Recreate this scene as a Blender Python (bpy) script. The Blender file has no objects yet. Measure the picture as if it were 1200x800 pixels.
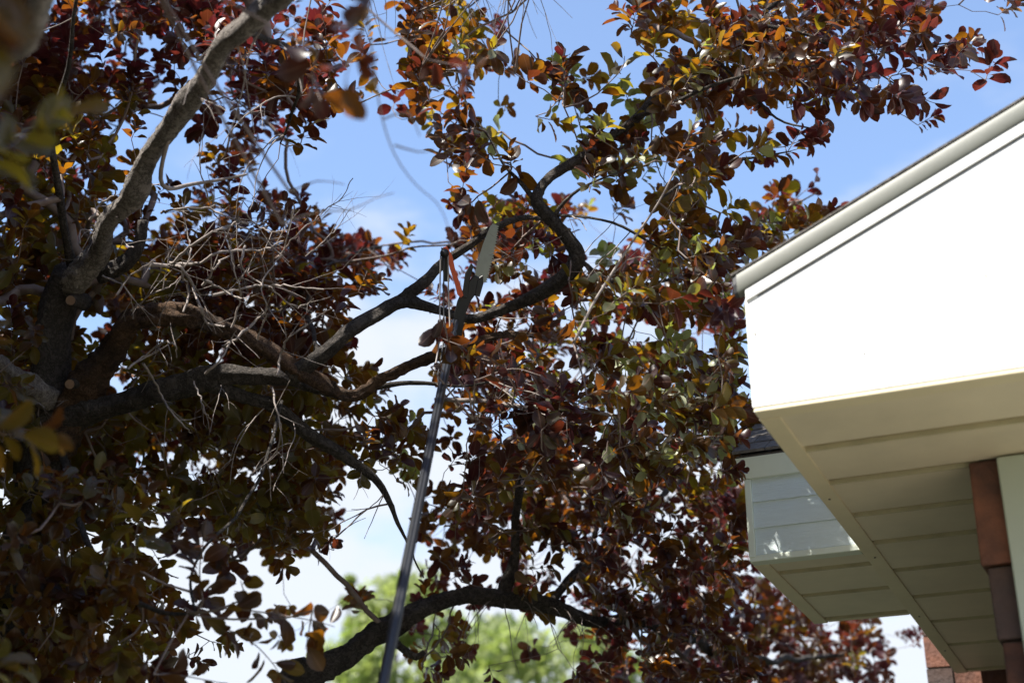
import bpy, bmesh, math, random
import numpy as np
from mathutils import Vector, Matrix
random.seed(11); rng = np.random.default_rng(11)
S = bpy.context.scene; COL = S.collection
R = math.radians
# ------------------------------------------------------------------ camera
FPX = 1667.0; PITCH = R(24.65); ROLL = R(0.33); YAW = R(24.1)
C0 = np.array([0, 0, 1.6])
_F = np.array([0, math.cos(PITCH), math.sin(PITCH)]); _R = np.array([1., 0, 0]); _U = np.array([0, -math.sin(PITCH), math.cos(PITCH)])
CR = math.cos(ROLL)*_R + math.sin(ROLL)*_U; CU = -math.sin(ROLL)*_R + math.cos(ROLL)*_U; CF = _F
cd = bpy.data.cameras.new('camera'); cam = bpy.data.objects.new('camera', cd); COL.objects.link(cam); S.camera = cam
cd.sensor_width = 36; cd.lens = 36*FPX/1200; cd.clip_end = 3000; cd.clip_start = 0.05
m = Matrix.Identity(4)
for i in range(3):
    m[i][0], m[i][1], m[i][2], m[i][3] = CR[i], CU[i], -CF[i], C0[i]
cam.matrix_world = m
cd.dof.use_dof = True; cd.dof.focus_distance = 4.85; cd.dof.aperture_fstop = 1.8; cd.dof.aperture_blades = 8
def P(x, y, d):                                   # a photo pixel at a chosen depth in metres
    return C0 + (CF*FPX + CR*(x-600) - CU*(y-400))*(d/FPX)
def px(Q):
    q = np.asarray(Q) - C0; d = q@CF
    return 600 + FPX*(q@CR)/d, 400 - FPX*(q@CU)/d, d
# ------------------------------------------------------------------ light
SUN_AZ, SUN_EL = R(-128), R(54)                   # azimuth clockwise from +Y
SUN = np.array([math.sin(SUN_AZ)*math.cos(SUN_EL), math.cos(SUN_AZ)*math.cos(SUN_EL), math.sin(SUN_EL)])
W = bpy.data.worlds.new('World'); S.world = W; W.use_nodes = True
nt = W.node_tree; nd = nt.nodes; lk = nt.links; nd.clear()
out = nd.new('ShaderNodeOutputWorld'); bg = nd.new('ShaderNodeBackground'); bg.inputs[1].default_value = 0.13
sky = nd.new('ShaderNodeTexSky'); sky.sky_type = 'NISHITA'; sky.sun_disc = False
sky.sun_elevation = SUN_EL; sky.sun_rotation = SUN_AZ; sky.altitude = 200; sky.air_density = 1.0; sky.dust_density = 0.3; sky.ozone_density = 3.0
tc = nd.new('ShaderNodeTexCoord'); mp = nd.new('ShaderNodeMapping'); mp.inputs['Scale'].default_value = (1.6, 1.6, 4.2); mp.inputs['Location'].default_value = (0.35, 0.1, 0.4)
nz = nd.new('ShaderNodeTexNoise'); nz.inputs['Scale'].default_value = 1.9; nz.inputs['Detail'].default_value = 7; nz.inputs['Roughness'].default_value = 0.58
sep = nd.new('ShaderNodeSeparateXYZ'); el = nd.new('ShaderNodeMapRange')
el.inputs['From Min'].default_value = 0.12; el.inputs['From Max'].default_value = 0.62; el.inputs['To Min'].default_value = 0.36; el.inputs['To Max'].default_value = -0.05
add = nd.new('ShaderNodeMath'); add.operation = 'ADD'
cr = nd.new('ShaderNodeMapRange'); cr.interpolation_type = 'SMOOTHSTEP'
cr.inputs['From Min'].default_value = 0.52; cr.inputs['From Max'].default_value = 0.72; cr.inputs['To Max'].default_value = 0.95; cr.inputs['To Min'].default_value = 0.08
mx = nd.new('ShaderNodeMix'); mx.data_type = 'RGBA'; mx.inputs['B'].default_value = (2.75, 2.9, 3.15, 1)
lk.new(tc.outputs['Generated'], mp.inputs[0]); lk.new(mp.outputs[0], nz.inputs['Vector'])
lk.new(tc.outputs['Generated'], sep.inputs[0]); lk.new(sep.outputs[2], el.inputs['Value'])
lk.new(nz.outputs['Fac'], add.inputs[0]); lk.new(el.outputs[0], add.inputs[1]); lk.new(add.outputs[0], cr.inputs['Value'])
lk.new(cr.outputs[0], mx.inputs['Factor']); lk.new(sky.outputs[0], mx.inputs['A']); lk.new(mx.outputs['Result'], bg.inputs[0]); lk.new(bg.outputs[0], out.inputs[0])
sl = bpy.data.lights.new('sun', 'SUN'); sl.energy = 4.8; sl.angle = R(0.53); sl.color = (1.0, 0.95, 0.86)
so = bpy.data.objects.new('sun', sl); COL.objects.link(so); so.rotation_euler = Vector(SUN).to_track_quat('Z', 'Y').to_euler(); so.location = (-8, -8, 16)
vs = S.view_settings; vs.view_transform = 'Standard'; vs.look = 'None'; vs.exposure = 1.35; vs.gamma = 1
S.cycles.max_bounces = 8; S.cycles.transmission_bounces = 6; S.cycles.transparent_max_bounces = 8

# ------------------------------------------------------------------ helpers
def tag(o, label=None, cat=None, group=None, kind=None):
    for k, v in (('label', label), ('category', cat), ('group', group), ('kind', kind)):
        if v: o[k] = v
    return o
def link(name, me, mat, parent=None, smooth=False):
    if mat and not me.materials: me.materials.append(mat)
    if smooth and me.polygons: me.polygons.foreach_set('use_smooth', [True]*len(me.polygons))
    o = bpy.data.objects.new(name, me); COL.objects.link(o)
    if parent: o.parent = parent
    return o
def empty(name, loc, rz=0):
    o = bpy.data.objects.new(name, None); COL.objects.link(o); o.location = loc; o.rotation_euler = (0, 0, rz); o.empty_display_size = .2
    return o
def mesh(name, v, f):
    me = bpy.data.meshes.new(name); me.from_pydata([tuple(map(float, a)) for a in v], [], [tuple(map(int, a)) for a in f]); me.update(); return me
def fast_mesh(name, V, quads=None, tris=None):
    me = bpy.data.meshes.new(name); parts = []; V = np.asarray(V, np.float32)
    nq = 0 if quads is None else len(quads); ntr = 0 if tris is None else len(tris)
    me.vertices.add(len(V)); me.vertices.foreach_set('co', V.ravel())
    li = np.concatenate([np.asarray(quads, np.int32).ravel() if nq else np.zeros(0, np.int32), np.asarray(tris, np.int32).ravel() if ntr else np.zeros(0, np.int32)])
    me.loops.add(len(li)); me.loops.foreach_set('vertex_index', li)
    me.polygons.add(nq+ntr)
    st = np.concatenate([np.arange(nq)*4, nq*4+np.arange(ntr)*3]).astype(np.int32)
    me.polygons.foreach_set('loop_start', st); me.update(calc_edges=True); me.validate(); return me
def box_bm(bm, x0, x1, y0, y1, z0, z1, jit=0):
    v = [bm.verts.new((x+random.uniform(-jit, jit), y+random.uniform(-jit, jit), z+random.uniform(-jit, jit))) for z in (z0, z1) for y in (y0, y1) for x in (x0, x1)]
    for q in ((0, 2, 3, 1), (4, 5, 7, 6), (0, 1, 5, 4), (2, 6, 7, 3), (0, 4, 6, 2), (1, 3, 7, 5)): bm.faces.new([v[i] for i in q])
def box(name, x0, x1, y0, y1, z0, z1, mat, parent, bev=0.0, jit=0):
    bm = bmesh.new(); box_bm(bm, x0, x1, y0, y1, z0, z1, jit)
    if bev: bmesh.ops.bevel(bm, geom=list(bm.edges), offset=bev, segments=2 if bev > .004 else 1, affect='EDGES', profile=.5)
    me = bpy.data.meshes.new(name); bm.to_mesh(me); bm.free(); return link(name, me, mat, parent)
def extrude_poly(name, pts, vec, mat, parent, smooth=False, bev=0):
    vec = Vector(vec); n = len(pts); bm = bmesh.new()
    a = [bm.verts.new(Vector(p)) for p in pts]; b = [bm.verts.new(Vector(p)+vec) for p in pts]
    bm.faces.new(a[::-1]); bm.faces.new(b)
    for i in range(n): bm.faces.new((a[i], a[(i+1) % n], b[(i+1) % n], b[i]))
    bmesh.ops.recalc_face_normals(bm, faces=bm.faces)
    if bev: bmesh.ops.bevel(bm, geom=list(bm.edges), offset=bev, segments=1, affect='EDGES')
    me = bpy.data.meshes.new(name); bm.to_mesh(me); bm.free(); return link(name, me, mat, parent, smooth)
def catmull(pts, step):
    pts = np.asarray(pts, float); q = np.vstack([2*pts[0]-pts[1], pts, 2*pts[-1]-pts[-2]]); o = []
    for i in range(1, len(q)-2):
        n = max(2, int(np.linalg.norm(q[i+1][:3]-q[i][:3])/step))
        for t in np.arange(n)/n:
            o.append(.5*((2*q[i])+(-q[i-1]+q[i+1])*t+(2*q[i-1]-5*q[i]+4*q[i+1]-q[i+2])*t*t+(-q[i-1]+3*q[i]-3*q[i+1]+q[i+2])*t**3))
    o.append(q[-2]); return np.array(o)
def tube(pts, rad, sides, rough=0.0, cap=True):
    pts = np.asarray(pts, float); n = len(pts); T = np.gradient(pts, axis=0); T /= np.linalg.norm(T, axis=1)[:, None]+1e-9
    a = np.cross(T[0], [0.13, .31, .94]); a /= np.linalg.norm(a)+1e-9; V = np.empty((n, sides, 3)); th = np.arange(sides)*2*np.pi/sides
    ph = rng.uniform(0, 6.28, 6)
    for i in range(n):
        a = a-T[i]*(a@T[i]); a /= np.linalg.norm(a)+1e-9; b = np.cross(T[i], a)
        rr = np.full(sides, rad[i])
        if rough: rr = rr*(1+rough*(.5*np.sin(2*th+ph[0]+i*.09)+.4*np.sin(3*th+ph[1]-i*.15)+.35*np.sin(i*.21+ph[2])+.3*np.sin(i*.47+th+ph[3])+.3*np.sin(5*th+ph[4]+i*.3))+rough*.32*rng.normal(0, 1, sides))
        V[i] = pts[i]+np.outer(np.cos(th)*rr, a)+np.outer(np.sin(th)*rr, b)
    V = V.reshape(-1, 3); i = np.arange(n-1)[:, None]*sides; j = np.arange(sides)[None]; k = (j+1) % sides
    Q = np.stack([i+j, i+k, i+sides+k, i+sides+j], -1).reshape(-1, 4)
    return V, Q
def tube_obj(name, pts, rad, sides, mat, parent, rough=0.0):
    V, Q = tube(pts, rad, sides, rough); f = [tuple(q) for q in Q]+[tuple(range(sides))[::-1], tuple(range(len(V)-sides, len(V)))]
    return link(name, mesh(name, V, f), mat, parent, True)
# ------------------------------------------------------------------ materials
def mat(name, col, rough=.6, noise=0, nscale=8, bump=0, bscale=40, metal=0, spec=.5, col2=None, obj_rand=0, stretch=None):
    M = bpy.data.materials.new(name); M.use_nodes = True; t = M.node_tree; b = t.nodes['Principled BSDF']; L = t.links
    b.inputs['Base Color'].default_value = (*col, 1); b.inputs['Roughness'].default_value = rough; b.inputs['Metallic'].default_value = metal; b.inputs['Specular IOR Level'].default_value = spec
    co = t.nodes.new('ShaderNodeTexCoord'); src = co.outputs['Object']
    if stretch:
        mm = t.nodes.new('ShaderNodeMapping'); mm.inputs['Scale'].default_value = stretch; L.new(src, mm.inputs[0]); src = mm.outputs[0]
    c = None
    if noise:
        n = t.nodes.new('ShaderNodeTexNoise'); n.inputs['Scale'].default_value = nscale; n.inputs['Detail'].default_value = 8; n.inputs['Roughness'].default_value = .62; L.new(src, n.inputs['Vector'])
        r = t.nodes.new('ShaderNodeMapRange'); r.inputs['From Min'].default_value = .32; r.inputs['From Max'].default_value = .68; L.new(n.outputs['Fac'], r.inputs['Value'])
        x = t.nodes.new('ShaderNodeMix'); x.data_type = 'RGBA'; x.inputs['A'].default_value = (*col, 1)
        x.inputs['B'].default_value = (*(col2 or [a*(1-noise) for a in col]), 1); L.new(r.outputs[0], x.inputs['Factor']); c = x.outputs['Result']
    if obj_rand:
        oi = t.nodes.new('ShaderNodeObjectInfo'); hv = t.nodes.new('ShaderNodeHueSaturation'); r2 = t.nodes.new('ShaderNodeMapRange')
        r2.inputs['To Min'].default_value = 1-obj_rand; r2.inputs['To Max'].default_value = 1+obj_rand; L.new(oi.outputs['Random'], r2.inputs['Value']); L.new(r2.outputs[0], hv.inputs['Value'])
        if c: L.new(c, hv.inputs['Color'])
        else: hv.inputs['Color'].default_value = (*col, 1)
        c = hv.outputs['Color']
    if c: L.new(c, b.inputs['Base Color'])
    if bump:
        n2 = t.nodes.new('ShaderNodeTexNoise'); n2.inputs['Scale'].default_value = bscale; n2.inputs['Detail'].default_value = 6; L.new(src, n2.inputs['Vector'])
        bp = t.nodes.new('ShaderNodeBump'); bp.inputs['Strength'].default_value = bump; bp.inputs['Distance'].default_value = .01; L.new(n2.outputs['Fac'], bp.inputs['Height']); L.new(bp.outputs[0], b.inputs['Normal'])
    return M
M_white = mat('white_aluminium', (.82, .82, .80), .45, .05, 5, .05, 30)
M_fascia = mat('white_fascia', (.80, .80, .78), .45, .06, 6)
M_rake = mat('sage_grey_trim', (.135, .14, .118), .5, .14, 9, .05, 30)
M_gap_shade = mat('painted_gap_shade', (.03, .03, .035), .7)  # near-black that paints shade under the fascia and in the trim end
M_soffit = mat('beige_soffit', (.78, .69, .52), .5, .16, 3, .04, 60, obj_rand=.03)
M_seam_shade = mat('olive_seam_shade', (.60, .54, .36), .6, .25, 12)  # darker olive that paints the shade of the soffit grooves
M_trim = mat('cream_trim', (.76, .67, .47), .5, .10, 7, .05, 50)
M_siding = mat('pale_blue_siding', (.62, .71, .72), .5, .06, 10, .25, 30, stretch=(1, 1, 9))
M_boxtrim = mat('pale_green_trim', (.70, .76, .66), .5, .07, 7)
M_panel = mat('white_door_surround', (.50, .55, .46), .5, .05, 4)
M_brick = mat('red_brown_brick', (.20, .08, .048), .85, .5, 9, .9, 45, col2=(.075, .036, .028), obj_rand=.35)
M_brick2 = mat('dark_brown_brick', (.085, .05, .04), .85, .5, 9, .8, 45, col2=(.06, .042, .04), obj_rand=.3)
M_mortar = mat('mortar', (.22, .20, .17), .95, .3, 30, .5, 80)
M_shingle = mat('grey_shingle', (.17, .155, .14), .9, .5, 60, .8, 150, obj_rand=.3)
M_lawn = mat('lawn', (.030, .040, .014), .9, .5, 1.5, .8, 40, col2=(.048, .050, .022))
def bark_mat(name, a, b_, rough=.85, bs=.9):
    M = mat(name, a, rough, .5, 7, 0, col2=b_, spec=.25, stretch=(1, 1, .55)); t = M.node_tree; L = t.links; b = t.nodes['Principled BSDF']
    co = t.nodes.new('ShaderNodeTexCoord'); n1 = t.nodes.new('ShaderNodeTexNoise'); n1.inputs['Scale'].default_value = 38; n1.inputs['Detail'].default_value = 8; n1.inputs['Roughness'].default_value = .65
    v = t.nodes.new('ShaderNodeTexVoronoi'); v.feature = 'DISTANCE_TO_EDGE'; v.inputs['Scale'].default_value = 26
    mx_ = t.nodes.new('ShaderNodeMix'); mx_.data_type = 'RGBA'; mx_.inputs['Factor'].default_value = .12; L.new(co.outputs['Object'], mx_.inputs['A']); L.new(n1.outputs['Color'], mx_.inputs['B']); L.new(mx_.outputs['Result'], v.inputs['Vector'])
    L.new(co.outputs['Object'], n1.inputs['Vector']); ad = t.nodes.new('ShaderNodeMath'); ad.operation = 'MULTIPLY_ADD'; ad.inputs[1].default_value = 1.6
    base_in = b.inputs['Base Color'].links[0].from_socket; sm = t.nodes.new('ShaderNodeMapRange'); sm.inputs['From Max'].default_value = .16; sm.inputs['To Min'].default_value = .35; L.new(v.outputs['Distance'], sm.inputs['Value'])
    mc = t.nodes.new('ShaderNodeMix'); mc.data_type = 'RGBA'; mc.blend_type = 'MULTIPLY'; mc.inputs['Factor'].default_value = 1; L.new(base_in, mc.inputs['A']); L.new(sm.outputs[0], mc.inputs['B']); L.new(mc.outputs['Result'], b.inputs['Base Color'])
    L.new(v.outputs['Distance'], ad.inputs[0]); L.new(n1.outputs['Fac'], ad.inputs[2])
    bp = t.nodes.new('ShaderNodeBump'); bp.inputs['Strength'].default_value = bs; bp.inputs['Distance'].default_value = .02; L.new(ad.outputs[0], bp.inputs['Height']); L.new(bp.outputs[0], b.inputs['Normal'])
    return M
M_bark = bark_mat('plum_bark', (.15, .132, .118), (.062, .053, .048))
M_barkgrey = bark_mat('smooth_grey_bark', (.33, .30, .275), (.17, .15, .135), bs=.6)
M_barkred = bark_mat('peeling_bark', (.22, .13, .075), (.09, .06, .045), bs=1)
M_dead = mat('dead_twig_wood', (.29, .25, .23), .8, .5, 20, .4, 60, col2=(.18, .15, .135))
M_twig = mat('young_twig', (.13, .085, .075), .7, .4, 25, 0, col2=(.22, .18, .16))
M_cut = mat('sawn_wood', (.24, .15, .09), .8, .4, 30, .3, 60)
def leaf_mat(name, refl, trans, tw, rough=.42, sheen=.5):
    M = bpy.data.materials.new(name); M.use_nodes = True; t = M.node_tree; L = t.links; b = t.nodes['Principled BSDF']; o = t.nodes['Material Output']
    at = t.nodes.new('ShaderNodeAttribute'); at.attribute_name = 'hue'
    def ramp(cs):
        r = t.nodes.new('ShaderNodeValToRGB'); e = r.color_ramp.elements
        while len(e) < len(cs): e.new(.5)
        for k, (p_, c_) in enumerate(cs): e[k].position = p_; e[k].color = (*c_, 1)
        L.new(at.outputs['Fac'], r.inputs[0]); return r
    ra, rb = ramp(refl), ramp(trans)
    co = t.nodes.new('ShaderNodeAttribute'); co.attribute_name = 'rib'
    # pale midrib and slightly paler veins, both the leaf's own colour
    mr = t.nodes.new('ShaderNodeMapRange'); mr.inputs['From Min'].default_value = .02; mr.inputs['From Max'].default_value = .10; mr.inputs['To Min'].default_value = .45; mr.inputs['To Max'].default_value = 0
    L.new(co.outputs['Fac'], mr.inputs['Value']); mxx = t.nodes.new('ShaderNodeMix'); mxx.data_type = 'RGBA'; mxx.inputs['B'].default_value = (.22, .13, .10, 1)
    L.new(mr.outputs[0], mxx.inputs['Factor']); L.new(ra.outputs[0], mxx.inputs['A'])
    L.new(mxx.outputs['Result'], b.inputs['Base Color']); b.inputs['Roughness'].default_value = rough; b.inputs['Specular IOR Level'].default_value = sheen
    tr = t.nodes.new('ShaderNodeBsdfTranslucent'); L.new(rb.outputs[0], tr.inputs[0]); ms = t.nodes.new('ShaderNodeMixShader'); ms.inputs[0].default_value = tw
    L.new(b.outputs[0], ms.inputs[1]); L.new(tr.outputs[0], ms.inputs[2]); L.new(ms.outputs[0], o.inputs[0]); return M
M_leaf = leaf_mat('plum_leaf', ((0, (.042, .013, .017)), (.3, (.020, .011, .010)), (.55, (.017, .014, .008)), (.8, (.030, .034, .016)), (1, (.32, .34, .22))),
                  ((0, (.24, .028, .028)), (.3, (.24, .048, .016)), (.55, (.60, .21, .010)), (.8, (.72, .50, .02)), (1, (.5, .58, .06))), .28, .36, .46)  # last reflectance stop: waxy leaf tops, paled further to paint in sunlight
M_gleaf = leaf_mat('green_leaf', ((0, (.19, .22, .085)), (1, (.30, .34, .16))), ((0, (.30, .42, .08)), (1, (.48, .56, .14))), .45, .5)

# ------------------------------------------------------------------ ground
bm = bmesh.new(); vs_ = [bm.verts.new(p) for p in ((-900, -900, 0), (900, -900, 0), (900, 900, 0), (-900, 900, 0))]; bm.faces.new(vs_)
me = bpy.data.meshes.new('lawn'); bm.to_mesh(me); bm.free(); tag(link('lawn', me, M_lawn), kind='structure')
M_bounce_patio = mat('bounce_paving', (.33, .29, .22), .9, .3, 2, .4, 60)  # surface of the added patio that bounces light to the soffit
M_joint = mat('bounce_paving_joint', (.12, .105, .085), .95)
# ------------------------------------------------------------------ house (local x = along the gable, y = away from the camera)
G = np.array([0.608, 3.331, 2.95]); ZS = 2.95; SL = math.tan(R(23.8))
uu = np.array([math.sin(YAW), math.cos(YAW), 0]); vv = np.array([math.cos(YAW), -math.sin(YAW), 0])
H = empty('house', (G[0], G[1], 0), -YAW)
tag(H, 'house with white sunlit gable end, beige panelled soffit and brick corner', 'house')
PT = empty('bounce_patio', (G[0], G[1], 0), -YAW); PT['kind'] = 'structure'  # unseen patio, added to bounce warm light onto the soffit
box('bounce_bedding', -.62, 5.6, -5.0, .56, -.03, .006, M_joint, PT)
for i in range(10):
    for j in range(9): box('bounce_slab', -.6+i*.62+.004, -.6+(i+1)*.62-.004, -4.98+j*.615+.004, -4.98+(j+1)*.615-.004, -.02, .022+random.uniform(-.002, .002), M_bounce_patio, PT)
XR = 6.2                                                  # other eave of the porch roof
# gable end sheet (three aluminium sheets with a fine lap between them)
def rk(x): return ZS+.306+(x-.012)*SL if x < XR/2 else ZS+.306+(XR-x-.012)*SL
def sheet(x0, x1):
    pts = [(x0, 0, ZS), (x1, 0, ZS), (x1, 0, rk(x1)), (x0, 0, rk(x0))]
    if x0 < XR/2 < x1: pts.insert(3, (XR/2, 0, rk(XR/2)))
    return pts
for k, (a, b) in enumerate(((0.0, 2.2), (2.2, 4.1), (4.1, XR))):
    extrude_poly('gable_sheet', [(x, y+.0015*(k % 2), z) for x, y, z in sheet(a, b)], (0, .02, 0), M_white, H)
def along_rake(name, prof, x0, x1, mt, mirror=False):      # profile of (out, up) swept up the rake
    v, f = [], []
    for x in (x0, x1):
        zz = ZS+.306+(x-.012)*SL
        for o_, u_ in prof: v.append((x if not mirror else XR-x, -o_, zz+u_))
    n = len(prof)
    for i in range(n): f.append((i, (i+1) % n, n+(i+1) % n, n+i))
    f += [tuple(range(n))[::-1], tuple(range(n, 2*n))]
    mm = mesh(name, v, f); bb = bmesh.new(); bb.from_mesh(mm); bmesh.ops.recalc_face_normals(bb, faces=bb.faces); bb.to_mesh(mm); bb.free()
    return link(name, mm, mt, H)
for mir, xe in ((False, XR/2), (True, XR/2)):
    along_rake('painted_shadow_line', [(-.012, -.012), (.0015, -.012), (.0015, -.006), (-.012, -.006)], .034 if not mir else .0, xe, M_gap_shade, mir)  # dark strip painted as the shadow line below the rake fascia
    along_rake('rake_fascia', [(-.015, -.007), (.006, -.007), (.007, -.005), (.007, .0255), (-.015, .0255)], .004, xe, M_fascia, mir)
    pr = [(-.02, .025)]+[(.0085+.005*math.sin(R(a)), .0265+.028-.028*math.cos(R(a))) for a in range(15, 170, 15)]+[(-.02, .0825)]
    along_rake('rake_trim', pr, -.016, xe, M_rake, mir)
    along_rake('roof_edge', [(-.3, .0835), (.014, .0835), (.014, .0895), (-.3, .0895)], -.03, xe, M_shingle, mir)
# dark cap painting the shade inside the hollow end of the rake trim
along_rake('trim_end_shade', [(-.018, .029), (.010, .030), (.015, .052), (.010, .076), (-.018, .079)], -.026, -.0165, M_gap_shade)
# roof slopes behind the gable
extrude_poly('roof', [(-.02, .305, ZS+.306+.0835-.032*SL), (XR/2, .305, ZS+.306+.0835+(XR/2-.012)*SL), (XR/2, .305, ZS+.306+.0895+(XR/2-.012)*SL), (-.02, .305, ZS+.306+.0895-.032*SL)], (0, 6.5, 0), M_shingle, H)
extrude_poly('roof', [(XR+.02, .305, ZS+.306+.0835-.032*SL), (XR/2, .305, ZS+.306+.0835+(XR/2-.012)*SL), (XR/2, .305, ZS+.306+.0895+(XR/2-.012)*SL), (XR+.02, .305, ZS+.306+.0895-.032*SL)], (0, 6.5, 0), M_shingle, H)
box('eave_fascia', 0.001, .018, .022, 3.45, ZS+.001, ZS+.36, M_fascia, H)
box('eave_fascia', XR-.018, XR-.001, .022, 6.7, ZS+.001, ZS+.36, M_fascia, H)
# soffit: trim strips and panels with a V groove between each
box('soffit_trim', .002, XR-.002, .002, .058, ZS-.014, ZS-.001, M_trim, H, .002)
box('soffit_trim', .002, .056, .0585, 3.452, ZS-.0165, ZS-.001, M_trim, H, .002)
box('soffit_trim', .057, .44, 3.42, 3.452, ZS-.014, ZS-.001, M_trim, H, .002)
seams = [.059, .342, .637, .969, 1.285, 1.644, 2.034, 2.447, 2.885, 3.42]
def soffit_panel(x0, x1, y0, y1, z, name='soffit_panel', lip=.045, par=None):
    # flat sheet, its far edge folded up into a groove
    v = [(x0, y0+.0015, z), (x0, y1-lip, z), (x0, y1-lip+.004, z+.022), (x0, y1+.001, z+.022), (x0, y0+.0015, z+.026), (x0, y1+.001, z+.026)]
    v += [(x1, y, zz) for _, y, zz in v[:]]
    f = [(0, 6, 7, 1), (1, 7, 8, 2), (2, 8, 9, 3), (3, 9, 11, 5), (4, 5, 11, 10), (0, 4, 10, 6), (0, 1, 2, 3, 5, 4), (6, 10, 11, 9, 8, 7)]
    mm = mesh(name, v, f); bb = bmesh.new(); bb.from_mesh(mm); bmesh.ops.recalc_face_normals(bb, faces=bb.faces); bb.to_mesh(mm); bb.free()
    pn = link(name, mm, M_soffit, par or H)
    box('seam_shade_strip', x0+.0005, x1, y1-.0090, y1-.0005, z-.0025, z+.010, M_seam_shade, pn)  # olive strip over the groove, painting its shade
    return pn
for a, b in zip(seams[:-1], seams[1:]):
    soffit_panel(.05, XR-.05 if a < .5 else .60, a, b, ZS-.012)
# screw heads on the edge trim
bmn = bmesh.new(); bmesh.ops.create_cone(bmn, cap_ends=True, segments=8, radius1=.004, radius2=.003, depth=.003); nail = bpy.data.meshes.new('screw'); bmn.to_mesh(nail); bmn.free(); nail.materials.append(M_mortar)
for y in (.75, 1.42, 2.3, 2.95):
    o = bpy.data.objects.new('screw', nail); COL.objects.link(o); o.parent = H; o.location = (.03+random.uniform(-.006, .006), y, ZS-.0178)
for x, z_ in ((.02, .2), (.29, .097), (.6, .25), (.95, .18), (1.3, .42)):
    o = bpy.data.objects.new('screw', nail); COL.objects.link(o); o.parent = H; o.location = (x, -.001, ZS+z_); o.rotation_euler = (R(90), 0, 0); o.scale = (.8, .8, .8)
for x0, z0, x1, z1 in ((.40, .125, .58, .225), (.235, .045, .285, .068)):   # fine creases in the sheet
    extrude_poly('crease', [(x0, -.0012, ZS+z0), (x1, -.0012, ZS+z1), (x1, -.0012, ZS+z1+.0012), (x0, -.0012, ZS+z0+.0012)], (0, .0011, 0), M_mortar, H)
# front wall: corner blocks and white surround
yw = .60
box('wall', .47, XR-.45, yw+.03, yw+.25, 0, ZS+.003, M_mortar, H)
hs = [.30, .20, .24, .19, .30, .21, .27, .20, .30, .22, .26, .21]; z = ZS-.004; k = 0
while z > .02:
    h = min(hs[k % 12], z-.004); inset = (.0, .014, .022, .006)[k % 4]
    box('brick', .443+inset, .545, yw+random.uniform(-.006, .006), yw+.12, z-h, z-.008, (M_brick, M_brick2, M_brick)[k % 3], H, .006, .003); z -= h; k += 1
box('door_surround', .521, 1.75, yw-.035, yw+.028, .0, ZS-.0185, M_panel, H, .004)
box('wall', .47, .60, yw+.252, 3.60, 0, ZS+.003, M_mortar, H)
z = ZS-.004
# brick wall of the wing behind
yb = 3.62
box('wing_wall', -.138, 3.0, yb+.02, yb+.3, 0, ZS+.42, M_mortar, H)
z = 0.0; row = 0
bw, bh = .245, .150
while z < ZS+.40:
    x = -.15 - (bw/2 if row % 2 else 0)
    while x < 1.2:
        a = max(x, -.15)
        if x+bw-a > .04: box('brick', a+.004, x+bw-.004, yb+random.uniform(-.005, .003), yb+.1, z+.004, z+bh-.004, M_brick if random.random() < .6 else M_brick2, H, 0, .003)
        x += bw
    z += bh; row += 1
# jog of the eave: boxed return with lap siding and its own little shingled roof
Y0, Y1, XL = 1.349, 2.30, -.376
zb = ZS+.004
box('return_box', XL+.012, .0, Y0+.02, Y1-.004, zb+.02, zb+.345, M_boxtrim, H)
for k in range(3):
    a = zb+.012+k*.094
    v = [(XL+.022, Y0+.002, a), (-.002, Y0+.002, a), (-.002, Y0+.010, a+.098), (XL+.022, Y0+.010, a+.098), (XL+.022, Y0+.019, a), (-.002, Y0+.019, a)]
    mm = mesh('siding_board', v, [(0, 1, 2, 3), (0, 4, 5, 1), (0, 3, 4), (1, 5, 2), (3, 2, 5, 4)]); link('siding_board', mm, M_siding, H)
box('corner_trim', XL-.001, XL+.0215, Y0-.006, Y0+.04, zb+.002, zb+.283, M_boxtrim, H, .002)
extrude_poly('crown_trim', [(XL-.004, Y0+.018, zb+.284), (XL-.004, Y0-.010, zb+.284), (XL-.02, Y0-.036, zb+.352), (XL-.02, Y0+.018, zb+.352)], (.375, 0, 0), M_boxtrim, H)
box('soffit_trim', XL, -.004, Y0-.003, Y0+.05, zb-.012, zb+.0105, M_boxtrim, H, .002)
box('soffit_trim', XL, XL+.055, Y0+.0505, Y1, zb-.0145, zb+.002, M_trim, H, .002)
box('soffit_trim', XL+.056, -.004, Y1-.035, Y1, zb-.012, zb+.002, M_trim, H, .002)
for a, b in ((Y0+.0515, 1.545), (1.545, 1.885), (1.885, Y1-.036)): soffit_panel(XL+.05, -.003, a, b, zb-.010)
rs = math.tan(R(33)); RF = box('return_roof', XL-.018, -.0, Y0-.03, Y0-.012, zb+.354, zb+.362, M_shingle, H)
extrude_poly('roof_deck', [(XL-.015, Y0-.028, zb+.3535), (XL-.015, Y1+.0, zb+.3535), (XL-.015, Y1+.0, zb+.356+(Y1-Y0+.03)*rs*.6), (XL-.015, Y1-.3, zb+.356+(Y1-Y0-.27)*rs)], (.372, 0, 0), M_shingle, RF)
ye = Y0-.045; row = 0
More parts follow.
